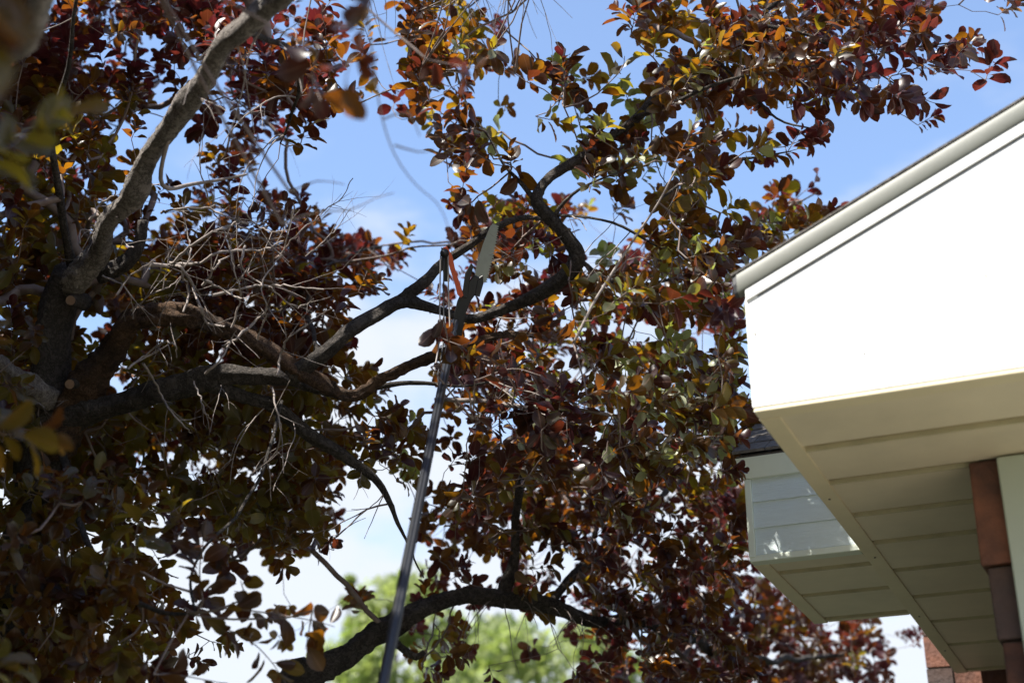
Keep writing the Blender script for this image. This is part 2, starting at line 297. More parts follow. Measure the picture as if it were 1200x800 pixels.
while ye < Y1-.3:
    x = XL-.03-(.06 if row % 2 else 0)
    while x < -.02:
        a = max(x, XL-.03); b = min(x+.12, -.004)
        if b-a > .02:
            z0 = zb+.364+(ye-Y0+.045)*rs+random.uniform(0, .003); d = .15
            v = [(a+.002, ye, z0), (b-.002, ye, z0), (b-.002, ye+d, z0+d*rs-.006), (a+.002, ye+d, z0+d*rs-.006)]
            v += [(q[0], q[1]-.004, q[2]+.009) for q in v]
            mm = mesh('shingle', v, [(3, 2, 1, 0), (4, 5, 6, 7), (0, 1, 5, 4), (1, 2, 6, 5), (2, 3, 7, 6), (3, 0, 4, 7)]); link('shingle', mm, M_shingle, RF)
        x += .12
    ye += .095; row += 1

# ------------------------------------------------------------------ plum tree: limbs
def shades_gable(Q):
    t = ((Q-G)@uu)/(SUN@uu); q = Q-SUN*t; v_ = (q-G)@vv
    return t > 0 and -.5 < v_ < 3.4 and ZS-.35 < q[2] < ZS+.75+max(0, v_)*.45
base = np.array([-1.95, 4.55, 0.0])
T = empty('plum_tree', tuple(base))
tag(T, 'purple-leaf plum tree with grey branching limbs, red-brown leaves and bare dead twigs', 'tree')
NODES, NR, NPL = [], [], []                       # attachment nodes: position, radius, path length
def L3(pts): return np.array([[*P(x, y, d), w*.78*d/FPX/2] for x, y, d, w in pts])
def limb(name, a, mt, sides=12, rough=.16, step=.035, wob=.009, attach=True, pl0=0.5):
    if step == .035: sides = int(sides*1.7); step = .016; rough *= 1.5
    c = catmull(a, step); n = len(c); t = np.arange(n)*step/.035
    for k in range(3):
        f1, f2, p1, p2 = rng.uniform(.08, .5, 2).tolist()+rng.uniform(0, 6, 2).tolist()
        c[:, k] += wob*(np.sin(t*f1+p1)+.6*np.sin(t*f2*2+p2))*np.minimum(1, t/6)
    for _k in range(max(1, n//75)):                  # knots and swellings
        c[:, 3] *= 1+rng.uniform(.08, .26)*np.exp(-((np.arange(n)-rng.integers(0, n))/rng.uniform(2, 6))**2)
    rad = np.maximum(c[:, 3], .0015)
    o = tube_obj(name, c[:, :3]-base, rad, sides, mt, T, rough)
    if attach:
        pl = pl0+np.concatenate([[0], np.cumsum(np.linalg.norm(np.diff(c[:, :3], axis=0), axis=1))])
        for i in range(0, n, 2): NODES.append(c[i, :3]); NR.append(rad[i]); NPL.append(pl[i])
    return c
tr = np.vstack([[[*base, .17]], [[-1.93, 4.58, .35, .135]], [[-1.86, 4.62, 1.2, .115]], L3([(28, 640, 5.0, 78), (42, 560, 5.0, 74), (55, 490, 5.0, 72), (64, 420, 4.98, 58), (72, 355, 4.95, 48), (84, 318, 4.9, 42)])])
limb('trunk', tr, M_bark, 18, .14, .05, .008)
limb('limb', L3([(74, 345, 4.95, 44), (105, 305, 4.8, 36), (128, 262, 4.6, 31), (152, 225, 4.45, 30), (200, 152, 4.2, 28), (250, 76, 3.95, 30), (285, 35, 3.8, 34), (330, -8, 3.65, 33), (370, -60, 3.5, 30), (392, -130, 3.45, 26), (385, -250, 3.4, 18), (350, -380, 3.4, 8)]), M_barkgrey, 16, .10)
limb('limb', L3([(60, 470, 5, 40), (10, 440, 4.6, 40), (-60, 360, 4.0, 40), (-62, 220, 3.3, 40), (-5, 90, 2.8, 36), (28, 35, 2.65, 36), (55, -30, 2.6, 34), (110, -150, 2.6, 30), (160, -330, 2.8, 20), (180, -480, 3.1, 9)]), M_barkgrey, 14, .12)
limb('limb', L3([(118, 325, 4.9, 22), (140, 312, 4.85, 20), (158, 290, 4.82, 18), (166, 252, 4.8, 14)]), M_bark, 10)
limb('limb', L3([(62, 530, 5, 60), (95, 462, 4.95, 44), (128, 412, 4.9, 34), (158, 377, 4.85, 28), (212, 366, 4.8, 28), (262, 384, 4.8, 25), (308, 412, 4.8, 24), (358, 442, 4.82, 23), (410, 462, 4.85, 21), (448, 443, 4.85, 17), (486, 424, 4.85, 14), (530, 408, 4.85, 14), (580, 398, 4.9, 10), (640, 400, 5.0, 6)]), M_barkred, 14, .22)
limb('limb', L3([(52, 510, 5, 58), (100, 482, 4.95, 40), (160, 464, 4.9, 36), (214, 448, 4.9, 34), (268, 441, 4.9, 27), (334, 448, 4.9, 20), (400, 460, 4.9, 12)]), M_bark, 14, .14)
limb('limb', L3([(236, 446, 4.9, 26), (286, 466, 4.9, 22), (346, 492, 4.9, 20), (398, 530, 4.92, 17), (436, 562, 4.95, 12), (452, 590, 4.95, 8), (462, 612, 4.95, 5), (484, 640, 5.0, 3), (500, 680, 5.1, 2)]), M_bark, 12, .14)
limb('limb', L3([(60, 490, 5, 50), (18, 508, 4.95, 40), (-60, 530, 4.8, 36), (-200, 500, 4.5, 30), (-380, 400, 4.3, 20), (-520, 300, 4.2, 10)]), M_bark, 12, .14)
limb('limb', L3([(340, 440, 4.82, 24), (375, 418, 4.8, 22), (402, 398, 4.8, 22), (440, 370, 4.82, 21), (470, 352, 4.85, 20), (515, 362, 4.9, 13), (560, 368, 4.9, 15), (602, 352, 4.88, 16), (640, 338, 4.85, 19), (664, 318, 4.82, 21), (671, 298, 4.8, 22), (655, 268, 4.8, 18), (632, 246, 4.82, 18), (630, 232, 4.82, 17), (646, 213, 4.85, 15), (668, 195, 4.88, 15), (700, 172, 4.9, 12), (742, 138, 4.95, 11), (790, 98, 5.0, 9), (830, 62, 5.0, 8), (880, 28, 5.0, 8), (925, -10, 5.0, 7), (1000, -70, 5.0, 5), (1080, -130, 5, 3)]), M_bark, 14, .13)
limb('limb', L3([(470, 352, 4.85, 22), (500, 326, 4.9, 16), (524, 303, 4.95, 13), (560, 282, 5.0, 11), (600, 262, 5.1, 8), (640, 258, 5.2, 4)]), M_bark, 10, .14)
g1 = np.vstack([[[-1.9, 4.6, .55, .10]], [[-1.55, 4.75, .95, .085]], [[-1.15, 4.95, 1.45, .08]], L3([(330, 818, 5.45, 37), (362, 793, 5.5, 36), (400, 768, 5.55, 35), (450, 738, 5.6, 32), (500, 714, 5.65, 27), (556, 698, 5.7, 26), (600, 700, 5.75, 24), (650, 715, 5.8, 20), (702, 726, 5.9, 17), (762, 732, 6.1, 13), (820, 756, 6.5, 12), (880, 772, 7.2, 9), (950, 770, 8.0, 7), (1020, 762, 8.6, 4)])])
limb('limb', g1, M_bark, 14, .15, pl0=.3)
limb('limb', L3([(585, 702, 5.74, 22), (598, 672, 5.76, 20), (604, 640, 5.8, 15), (606, 605, 5.8, 12), (615, 560, 5.8, 9), (640, 500, 5.9, 6)]), M_bark, 10, .16)
limb('limb', L3([(640, 712, 5.8, 14), (700, 650, 6.2, 11), (760, 590, 6.6, 9), (830, 530, 7.0, 6), (860, 450, 7.2, 4)]), M_bark, 8, .16)
limb('limb', L3([(455, 745, 5.6, 14), (468, 758, 5.5, 13), (485, 770, 5.45, 12), (496, 764, 5.45, 7)]), M_bark, 8, .2)
# thinner boughs
BR = [[(629, 238, 4.82, 7), (612, 216, 4.85, 6), (590, 192, 4.9, 4), (575, 160, 4.95, 4), (548, 122, 5, 3), (530, 60, 5, 2)],
      [(648, 262, 4.8, 6), (655, 244, 4.78, 6), (680, 220, 4.75, 4), (715, 205, 4.75, 3), (760, 195, 4.8, 2)],
      [(650, 252, 4.8, 6), (690, 255, 4.7, 4), (730, 265, 4.7, 4), (770, 290, 4.7, 3)],
      [(672, 402, 4.5, 4.6), (690, 366, 4.53, 4.4), (700, 348, 4.55, 4.2), (736, 292, 4.6, 3.8), (770, 238, 4.65, 3), (800, 190, 4.7, 2.4), (850, 150, 4.8, 2)],
      [(410, 462, 4.85, 9), (450, 452, 4.9, 8), (500, 450, 4.95, 7), (545, 452, 5, 5), (600, 440, 5.1, 3)],
      [(520, 468, 5.1, 6), (560, 470, 5.05, 7), (600, 474, 5.0, 8), (640, 480, 4.95, 6), (690, 482, 4.9, 6), (740, 494, 4.9, 5), (790, 512, 4.9, 4), (850, 520, 5, 3)],
      [(742, 138, 4.95, 7), (790, 122, 4.85, 6), (830, 104, 4.8, 6), (868, 90, 4.8, 5), (920, 80, 4.8, 4), (985, 72, 4.85, 3), (1060, 55, 4.9, 2.5), (1120, 50, 4.95, 2)],
      [(880, 28, 5, 6), (940, 40, 4.95, 5), (1000, 70, 4.9, 4), (1050, 100, 4.9, 2)],
      [(830, 62, 5, 5), (870, 100, 4.9, 4), (910, 140, 4.85, 3), (950, 150, 4.8, 2)],
      [(770, 236, 4.65, 4), (820, 200, 4.8, 4), (870, 185, 4.9, 3), (925, 178, 4.95, 2)],
      [(670, 300, 4.8, 7), (720, 330, 5.2, 6), (780, 330, 5.6, 5), (850, 290, 6, 4), (910, 250, 6.4, 3), (960, 225, 6.6, 2)],
      [(375, 418, 4.8, 8), (360, 360, 5.4, 7), (370, 320, 6, 5), (410, 300, 6.6, 4), (450, 285, 7, 2)],
      [(200, 152, 4.2, 8), (190, 215, 4.3, 7), (228, 214, 4.4, 5), (290, 205, 4.5, 3)],
      [(456, 590, 4.95, 3), (430, 596, 4.9, 2.5), (412, 612, 4.85, 2), (396, 628, 4.8, 2)],
      [(330, 470, 4.85, 6), (310, 540, 4.6, 5), (280, 600, 4.3, 5), (230, 660, 4.0, 4), (228, 715, 3.8, 4)],
      [(64, 500, 5, 12), (90, 600, 4.6, 11), (130, 680, 4.2, 9), (180, 715, 3.9, 7), (228, 720, 3.75, 5)],
      [(85, 318, 4.9, 14), (70, 240, 4.7, 12), (60, 160, 4.5, 10), (80, 80, 4.3, 8), (90, 10, 4.2, 6), (110, -100, 4.1, 4)],
      [(285, 35, 3.8, 10), (340, 60, 4.3, 8), (350, 110, 4.7, 6), (330, 170, 5.0, 3)]]
for i, b in enumerate(BR): limb('branch', L3(b), M_dead if i in (3, 5, 12) else M_twig if i in (13,) else M_bark, 7, .12, .03, .004)
# sawn stubs on the trunk
for x, y, d in ((83, 352, 4.82), (82, 450, 4.86)):
    a = P(x, y, d); b = a+CF*.12+CR*.01
    st = tube_obj('cut_stub', np.array([b, (a+b)/2, a])-base, [.03, .022, .019], 10, M_bark, T, .1)
    th = np.arange(10)*.6283; e1 = CR; e2 = CU; c_ = a-CF*.0015-base
    v = [c_+e1*.0165*math.cos(t)+e2*.0165*math.sin(t) for t in th]; v += [q-CF*.003 for q in v]
    link('sawn_face', mesh('sawn_face', v, [tuple(range(10)), tuple(range(19, 9, -1))]+[(i, (i+1) % 10, 10+(i+1) % 10, 10+i) for i in range(10)]), M_cut, st)

# ------------------------------------------------------------------ plum tree: where the shoots sit
GRID = ["9689999987659961006999899 98631", "998748998766986022378989987651", "999745899844872576788887766300", "998711666501875788777423423200",
        "998411234200586359986554000000", "987535653200174435798663200000", "998767765531069974489877300000", "999999998886169875789870000000",
        "999999999871168878879900000000", "996899999840588888888800000000", "998699799961499989988800000000", "999789999972268899999900000000",
        "999998999878669999999930000000", "999987999997589999999900000000", "999988999734599999899900000000", "999955899701578888969900000000",
        "999963135203466778889900000000", "999985321145647768989970000000", "999983112200452136899998874000", "999961001100452038899999860000"]
GRID = [r.replace(' ', '') for r in GRID]
LAM = [0, .10, .2, .36, .55, .8, 1.1, 1.6, 2.6, 4.2]
def depth_range(x, y):
    if x > 872 and y > 480: return 8.0, 9.6
    if y < 330 and x > 780 and not (y > 190 and x > 860): return 4.45, 5.7
    if x > 800 and y > 190 and y < 330: return 5.2, 7.2
    if 600 < x < 700 and 175 < y < 345: return 5.0, 7.6
    if x > 640 and y < 240: return 4.4, 5.8
    if 360 < x < 520 and 330 < y < 485: return 5.05, 6.8
    if 360 < x < 480 and 230 < y < 400: return 6.2, 8.0
    if 640 < x < 760 and 230 < y < 330: return 5.6, 8.2
    if x > 560 and y > 560: return 5.4, 8.6
    if 500 < x < 640 and 230 < y < 385: return 5.1, 7.6
    if x > 560: return 4.3, 7.6
    if 380 < x < 560 and y > 600: return 5.5, 7.5
    if x > 400: return 4.5, 6.2
    if x > 330 and 400 < y < 640: return 5.05, 7.5
    if y > 555 and x+.52*(300-y) > 75: return 5.0, 7.2
    if y > 555: return 3.7, 6.4
    if x > 40 and y > 230: return 5.1, 8.0
    if x > 90 and y <= 230: return 4.75, 7.5
    if y <= 230: return 4.85, 7.4
    return 4.2, 7.4
SH = []                                            # (base point of shoot, kind of place)
for j in range(20):
    for i in range(30):
        lam = LAM[int(GRID[j][i])]
        if lam == 0: continue
        if i < 9 and lam > 3: lam = 5.2
        d0, d1 = depth_range(i*40+20, j*40+20); dm = (d0+d1)/2
        n = rng.poisson(lam*1600/(900*(5/dm)**2))
        for _ in range(n):
            for tries in range(6):
                x, y = i*40+rng.uniform(0, 40), j*40+rng.uniform(0, 40); dd = rng.uniform(d0, d1) if rng.random() < .5 else d0+(d1-d0)*rng.choice([.15, .4, .65, .9])+rng.normal(0, .12)
                if x > 858 and 310 < y < 545: continue
                if (x-880)*.96-(y-656) > -12 and x > 868 and y > 500 and dd < 7.6: continue
                Q = P(x, y, dd)
                if shades_gable(Q): continue
                SH.append(Q); break
# unseen crown added outside the frame to darken the left side: above, to the left, and overhanging towards the camera
n = 0
while n < 11000:
    q = rng.normal(0, 1, 3); q /= np.linalg.norm(q); n += 1
    Q = np.array([-2.3, 3.6, 4.2])+q*np.array([3.8, 4.2, 3.0])*rng.random()**.40
    x, y, d = px(Q)
    if d > 0 and -22 < x < 1225 and -25 < y < 825: continue
    if Q[2] < 1.7 or (Q[2] < 2.3 and Q[0] > -1.3) or (d > 0 and y > 825) or np.linalg.norm(Q-C0) < 1.3 or Q[0] > 1.0 or shades_gable(Q): continue
    x3 = x+.52*(300-y) if d > .3 else -999
    if d <= .3 and Q[0] > -.7: continue
    if x3 > 430 and rng.random() > .06: continue
    if 90 < x3 <= 430 and 3.3 < d < 5.0 and rng.random() > .03: continue  # gaps kept in the added crown so sun passes through
    SH.append(Q)
for _ in range(1000):                                # unseen leaves added above the frame to shade the eave return
    xq, yq, dq = rng.uniform(480, 1250), rng.uniform(-420, -15), rng.uniform(4.5, 6.3); Q = P(xq, yq, dq); x3 = xq+.52*(300-yq)
    if not (690 < x3 < 880 and 4.9 < dq < 6.2) and rng.random() > .06: continue
    if not shades_gable(Q): SH.append(Q)
SH = np.array(SH)
# thin small clusters so that shoots share twigs: pull towards random centres
NODES_np = np.array(NODES); cnt = len(NODES)
def near_limb(Q): return np.sqrt(((NODES_np-Q)**2).sum(1).min())
order = np.argsort([near_limb(Q) for Q in SH])
cap = cnt+len(SH)*14; NP_ = np.zeros((cap, 3)); NP_[:cnt] = NODES_np; PL = np.zeros(cap); PL[:cnt] = NPL; PAR = np.full(cap, -1); CH = np.zeros(cap)
nn = cnt; PATHS = []; SHOOTS = []
for k in order:
    Q = SH[k]; dist = np.sqrt(((NP_[:nn]-Q)**2).sum(1)); i = int(np.argmin(dist+.12*PL[:nn])); D = dist[i]
    if D > 2.4: continue
    dirv = Q-NP_[i]; outw = Q-np.array([-1.6, 4.7, 3.0]); outw /= np.linalg.norm(outw)
    L = rng.uniform(.05, .13); ax = dirv/(D+1e-6)*.5+outw*.45+np.array([0, 0, .25])+rng.normal(0, .38, 3); ax /= np.linalg.norm(ax)
    b0 = Q-ax*L*.5                                  # foot of the leafy shoot
    D = np.linalg.norm(b0-NP_[i]); m_ = max(2, min(10, int(D/.07)+1)); ids = [i]; last = i
    mid = (NP_[i]+b0)/2+rng.normal(0, .09, 3)*D+np.array([0, 0, -.06*D])
    pth = [px((1-t)**2*NP_[i]+2*t*(1-t)*mid+t*t*b0) for t in (.1, .3, .5, .7, .9)]
    if any(0 < d_ < 3.6 and x_ > 430 and x_ < 1210 and -10 < y_ < 810 for x_, y_, d_ in pth): continue
    if any(shades_gable((1-t)**2*NP_[i]+2*t*(1-t)*mid+t*t*b0) for t in (.2, .4, .6, .8, 1)): continue
    for s in range(1, m_+1):
        t = s/m_; pnt = (1-t)**2*NP_[i]+2*t*(1-t)*mid+t*t*b0+rng.normal(0, .006, 3)*(s < m_)
        NP_[nn] = pnt; PL[nn] = PL[last]+D/m_; PAR[nn] = last; ids.append(nn); last = nn; nn += 1
    PATHS.append(ids); SHOOTS.append((b0, ax, L))
    q = last
    while q >= 0 and PAR[q] >= 0: CH[q] += 1; q = PAR[q]
# twigs as one mass of thin tubes
TV, TQ, off = [], [], 0
def add_tube(pts, rad, sides):
    global off
    V, Q = tube(pts, rad, sides); TV.append(V); TQ.append(Q+off); off += len(V)
for ids in PATHS:
    rr = .0016*np.maximum(CH[ids], 1)**.40; rr[0] = rr[1]
    if ids[0] < cnt: rr[0] = min(rr[1]*1.3, NR[ids[0]]); 
    add_tube(NP_[ids], rr, 5 if rr.max() > .004 else 4)
# ------------------------------------------------------------------ leaves
def template(seed):
    r = np.random.default_rng(seed); w = r.uniform(.25, .34); fold = r.uniform(.15, .55); curl = r.uniform(-.02, .34); side = r.uniform(-.10, .10); tw = r.uniform(-.5, .5); wav = r.uniform(0, .05)
    ts = np.array([.10, .30, .52, .74, .90]); ws = w*np.array([.38, .78, 1.0, .95, .60]); v = [(0, 0, 0)]; rib = [0]
    for t, ww in zip(ts, ws):
        for s in (-1, 0, 1):
            a = tw*t; y = s*ww; zz = abs(s)*ww*fold+wav*s*math.sin(9*t)
            v.append((t, y*math.cos(a)-zz*math.sin(a)+side*t*t, y*math.sin(a)+zz*math.cos(a)-curl*t*t)); rib.append(abs(s))
    v.append((1.0, side, -curl)); rib.append(0)
    v += [(-.16, -.012, .0), (-.16, .012, .0), (.02, .010, .002), (.02, -.010, .002)]; rib += [0]*4
    tri = [(0, 2, 1), (0, 3, 2), (13, 14, 16), (14, 15, 16)]; q = []
    for k in range(4):
        a = 1+k*3; q += [(a, a+1, a+4, a+3), (a+1, a+2, a+5, a+4)]
    q.append((17, 18, 19, 20))
    return np.array(v), np.array(q), np.array([(0, 2, 1), (0, 3, 2), (13, 14, 16), (14, 15, 16)]), np.array(rib)
def template_lo(seed):
    r = np.random.default_rng(seed); w = r.uniform(.25, .33); fold = r.uniform(.15, .5); curl = r.uniform(0, .3); v = [(0, 0, 0)]; rib = [0]
    for t, ww in ((.28, .8*w), (.68, w*.95)):
        for sd in (-1, 0, 1): v.append((t, sd*ww, abs(sd)*ww*fold-curl*t*t)); rib.append(abs(sd))
    v.append((1, 0, -curl)); rib.append(0)
    return np.array(v), np.array([(1, 2, 5, 4), (2, 3, 6, 5)]), np.array([(0, 2, 1), (0, 3, 2), (4, 5, 7), (5, 6, 7)]), np.array(rib)
NT = 14; TEMPL = [template(s) for s in range(NT)]
TEMPL = [(v, q, np.array([(0, 2, 1), (0, 3, 2), (13, 14, 16), (14, 15, 16)]), r) for v, q, t, r in TEMPL]+[template_lo(50+k) for k in range(6)]
LP, LX, LZ, LS, LH = [], [], [], [], []
def noise3(p): return math.sin(p[0]*2.1+1.3)*math.sin(p[1]*1.7+.4)*math.sin(p[2]*2.4+2.0)+.5*math.sin(p[0]*4.7)*math.sin(p[2]*5.1+p[1]*3.3)
def hue_at(Q):
    x, y, d = px(Q); h = .36+.22*noise3(Q)
    if d > 0:
        h += .30*math.exp(-((x-765)/120)**2-((y-420)/170)**2)*(d < 6.0)
        h += .32*math.exp(-((x-700)/160)**2-((y-160)/140)**2)
        if x < 480 and y > 430: h += .30
        elif x < 200 and y > 120: h += .22
        if d > 6.3: h -= .16
        if x < 420 and y < 240: h -= .06
    return h
LIT_PALE = [0.]  # share of leaves coloured pale to paint in sunlit highlights
def leafy(b0, ax, L, n, size, hue):
    e1 = np.cross(ax, [.3, .2, .9]); e1 /= np.linalg.norm(e1); e2 = np.cross(ax, e1); ph = rng.uniform(0, 6.28)
    for k in range(n):
        t = (k+.6)/n; a = ph+k*2.4+rng.normal(0, .25); dv = (math.radians(78)*(1-t)+math.radians(26)*t)+rng.normal(0, .16)
        rad = e1*math.cos(a)+e2*math.sin(a); X = ax*math.cos(dv)+rad*math.sin(dv)+np.array([0, 0, rng.normal(-.16, .16)]); X /= np.linalg.norm(X)
        Z = ax*math.sin(dv)-rad*math.cos(dv)+np.array([0, 0, .45])+rng.normal(0, .32, 3); Z -= X*(Z@X); Z /= np.linalg.norm(Z)+1e-9
        hx_ = .5*(rng.random() < .27*LIT_PALE[0])
        s = size*rng.uniform(.60, 1.22)*(1-.30*max(0, t-.75)/.25)
        LP.append(b0+ax*L*t+X*s*.15); LX.append(X); LZ.append(Z); LS.append(s); LH.append(hue+hx_+rng.normal(0, .10)-(.18 if t > .85 else 0))
for b0, ax, L in SHOOTS:
    x, y, d = px(b0); infr = d > 0 and -60 < x < 1260 and -60 < y < 860
    LIT_PALE[0] = math.exp(-((x-765)/150)**2-((y-430)/190)**2) if infr else 0
    n = int(rng.integers(10, 17)) if infr else int(rng.integers(16, 22))
    if not infr: L = .28  # unseen shoots made longer and leafier to block light
    add_tube(np.array([b0, b0+ax*L*.5, b0+ax*L]), [.0017, .0014, .0009], 3)
    leafy(b0, ax, L, n, .060*rng.uniform(.82, 1.18) if infr else .085, hue_at(b0)+rng.normal(0, .16))
LIT_PALE[0] = 0
# single sprigs that stand out against the sky or hang close to the lens
SPR = [([(520, 372), (514, 392), (532, 402), (560, 410)], 4.3, 15, .064, .4), ([(505, 430), (545, 418), (582, 424)], 4.3, 15, .064, .55), ([(556, 446), (600, 432), (634, 440)], 4.35, 14, .064, .3), ([(585, 404), (628, 392), (662, 402)], 4.4, 13, .064, .45),
       ([(238, 705), (234, 670), (237, 640), (240, 622)], 3.7, 13, .064, .45), ([(228, 718), (262, 735), (295, 752), (318, 775), (335, 800)], 3.75, 18, .060, .55),
       ([(262, 712), (300, 716), (340, 722), (372, 728), (392, 734)], 3.7, 16, .062, .5), ([(290, 700), (285, 690), (282, 680)], 3.75, 6, .062, .6),
       ([(366, 715), (362, 738), (358, 760)], 3.65, 5, .066, .5), ([(180, 790), (205, 790), (262, 800)], 3.6, 6, .064, .5),
       ([(440, -30), (424, 40), (408, 78), (404, 104)], 2.5, 8, .062, .28), ([(-25, -70), (-8, -30), (2, 4)], 2.0, 6, .055, .55), ([(372, 60), (366, 90), (376, 118)], 3.0, 6, .064, .35),
       ([(500, 70), (530, 76), (562, 80)], 3.3, 7, .062, .3), ([(396, 628), (386, 632), (376, 628)], 4.8, 5, .062, .4),
       ([(620, 60), (650, 92), (690, 118)], 4.85, 12, .07, .4), ([(700, 110), (728, 82), (732, 66)], 4.8, 9, .075, .75), ([(660, 118), (662, 90), (668, 66)], 4.8, 9, .075, .5),
       ([(1060, 60), (1100, 55), (1150, 52)], 4.95, 12, .066, .2), ([(1040, 100), (1070, 112), (1098, 122)], 4.9, 12, .07, .2), ([(920, 110), (958, 136), (975, 150)], 4.8, 12, .07, .2),
       ([(870, 185), (905, 182), (945, 172)], 4.95, 9, .066, .45), ([(925, 240), (945, 222), (962, 208)], 6.6, 9, .062, .1), ([(1165, -30), (1172, -10), (1178, 2)], 5, 6, .07, .2),
       ([(560, 150), (540, 150), (500, 118)], 4.9, 12, .07, .35), ([(575, 180), (560, 185), (525, 180)], 4.9, 13, .07, .42), ([(590, 190), (602, 196), (612, 210)], 4.85, 5, .075, .55),
       ([(560, 230), (548, 240), (535, 232)], 4.9, 7, .066, .3), ([(855, 500), (872, 490), (888, 488)], 5.4, 7, .07, .62), ([(700, 555), (706, 562), (712, 570)], 4.6, 4, .07, .98)]
for pts, d, n, size, hue in SPR:
    c = catmull([P(x, y, d+.04*math.sin(k*1.7)) for k, (x, y) in enumerate(pts)], .02)
    i = int(np.argmin(((NP_[:nn]-c[0])**2).sum(1))); D = np.linalg.norm(NP_[i]-c[0])
    jn = np.array([NP_[i]*(1-t)+c[0]*t+np.array([0, 0, -.1*D*t*(1-t)])+rng.normal(0, .01, 3)*(0 < t < 1) for t in np.linspace(0, 1, max(3, int(D/.06)))])
    add_tube(jn, np.linspace(.0034, .0026, len(jn)), 5); add_tube(c, np.linspace(.0026, .001, len(c)), 5)
    for k in range(n):
        t = (k+.5)/n*(len(c)-1); ii = min(int(t), len(c)-2); ax = c[ii+1]-c[ii]; ax /= np.linalg.norm(ax)
        s0 = len(LP); leafy(c[ii], ax, .005, 1, size*1.08, hue)
add_tube  # twigs complete below after the bare ones
# bare dead twigs (pale, leafless): wandering, forking
DV, DQ, doff = [], [], 0
def dead(p, d, L, r, depth, wander=.28, grav=0.0):
    global doff
    n = max(4, int(L/.022)); pts = [np.array(p)]; dirs = np.array(d)/np.linalg.norm(d)
    for k in range(n):
        dirs = dirs+rng.normal(0, wander, 3)*.30+np.array([0, 0, -grav])*.2; dirs /= np.linalg.norm(dirs); pts.append(pts[-1]+dirs*L/n)
        if depth > 0 and k > 1 and rng.random() < .13:
            a = dirs+rng.normal(0, .75, 3); dead(pts[-1], a, L*rng.uniform(.3, .65), r*(1-k/n*.5)*.7, depth-1, wander, grav)
    V, Q = tube(pts, np.linspace(r, r*.42, n+1), 5 if r > .002 else 4); DV.append(V); DQ.append(Q+doff); doff += len(V)
NL = np.array(NODES)
def dead_in(x0, x1, y0, y1, d0, d1, n, L, r, depth, dirpx=None, grav=0.):
    k = 0
    xs, ys, ds = px(NL.T.T)[0:3] if False else (600+FPX*((NL-C0)@CR)/((NL-C0)@CF), 400-FPX*((NL-C0)@CU)/((NL-C0)@CF), (NL-C0)@CF)
    ok = np.where((xs > x0) & (xs < x1) & (ys > y0) & (ys < y1) & (ds > d0-.6) & (ds < d1+.6))[0]
    while k < n and len(ok):
        p = NL[rng.choice(ok)]; tgt = P(rng.uniform(x0, x1), rng.uniform(y0, y1), rng.uniform(d0, d1)); dv = tgt-p
        if dirpx: dv = CR*dirpx[0]-CU*dirpx[1]+rng.normal(0, .35, 3)
        dead(p, dv, L*rng.uniform(.6, 1.3), r*rng.uniform(.6, 1.25), depth, grav=grav); k += 1
DT = [([(172, 310), (200, 309), (208, 311), (217, 318), (224, 333), (230, 350), (236, 362), (244, 378), (262, 384)], 6), ([(200, 309), (230, 308), (250, 300), (275, 294), (302, 292), (330, 282)], 5),
      ([(186, 250), (200, 247), (225, 244), (250, 246), (270, 256), (290, 262)], 4), ([(285, 288), (283, 308), (290, 322), (303, 332), (320, 338), (340, 355), (352, 358), (368, 350)], 3.6),
      ([(250, 346), (275, 340), (305, 336), (340, 335), (380, 340)], 4), ([(240, 330), (255, 336), (270, 346), (290, 353)], 4), ([(284, 246), (300, 264), (320, 272), (335, 270)], 2.6), ([(280, 262), (293, 272), (310, 281), (331, 279)], 2.6),
      ([(203, 309), (225, 288), (250, 275), (272, 265), (280, 258)], 5), ([(236, 335), (250, 315), (262, 305), (272, 298)], 4.5), ([(104, 256), (110, 250), (118, 240), (132, 228), (137, 220)], 4), ([(92, 285), (94, 270), (108, 272), (112, 266)], 3.2),
      ([(143, 278), (146, 288), (156, 290)], 3.4), ([(135, 347), (148, 330), (158, 318), (170, 314)], 3.6), ([(155, 362), (172, 350), (190, 341), (212, 330)], 3.2), ([(262, 408), (275, 398), (290, 385), (305, 370), (315, 356)], 5),
      ([(240, 436), (255, 422), (270, 402), (276, 390)], 4), ([(170, 424), (178, 442), (190, 465), (200, 482), (215, 500), (224, 510)], 4), ([(150, 432), (170, 415), (190, 402), (205, 405), (211, 418)], 3.4), ([(325, 440), (328, 415), (340, 395), (362, 380)], 4),
      ([(228, 448), (236, 462), (240, 480), (250, 492)], 3), ([(320, 455), (322, 480), (330, 505), (326, 530)], 3), ([(120, 325), (150, 342), (158, 372)], 3), ([(0, 452), (20, 458), (34, 470), (52, 476)], 4), ([(0, 560), (8, 574), (20, 586)], 4),
      ([(215, 366), (220, 340), (214, 318), (222, 300), (218, 270), (212, 240)], 3.2), ([(270, 384), (282, 350), (276, 320), (262, 280), (250, 246), (236, 205), (232, 160)], 3), ([(300, 400), (312, 360), (306, 330), (330, 296), (342, 262), (345, 236)], 2.6),
      ([(330, 300), (352, 272), (380, 248), (402, 232), (414, 210)], 2.2), ([(360, 300), (378, 284), (398, 262), (408, 246)], 2), ([(138, 255), (150, 238), (172, 222), (190, 216)], 3)]
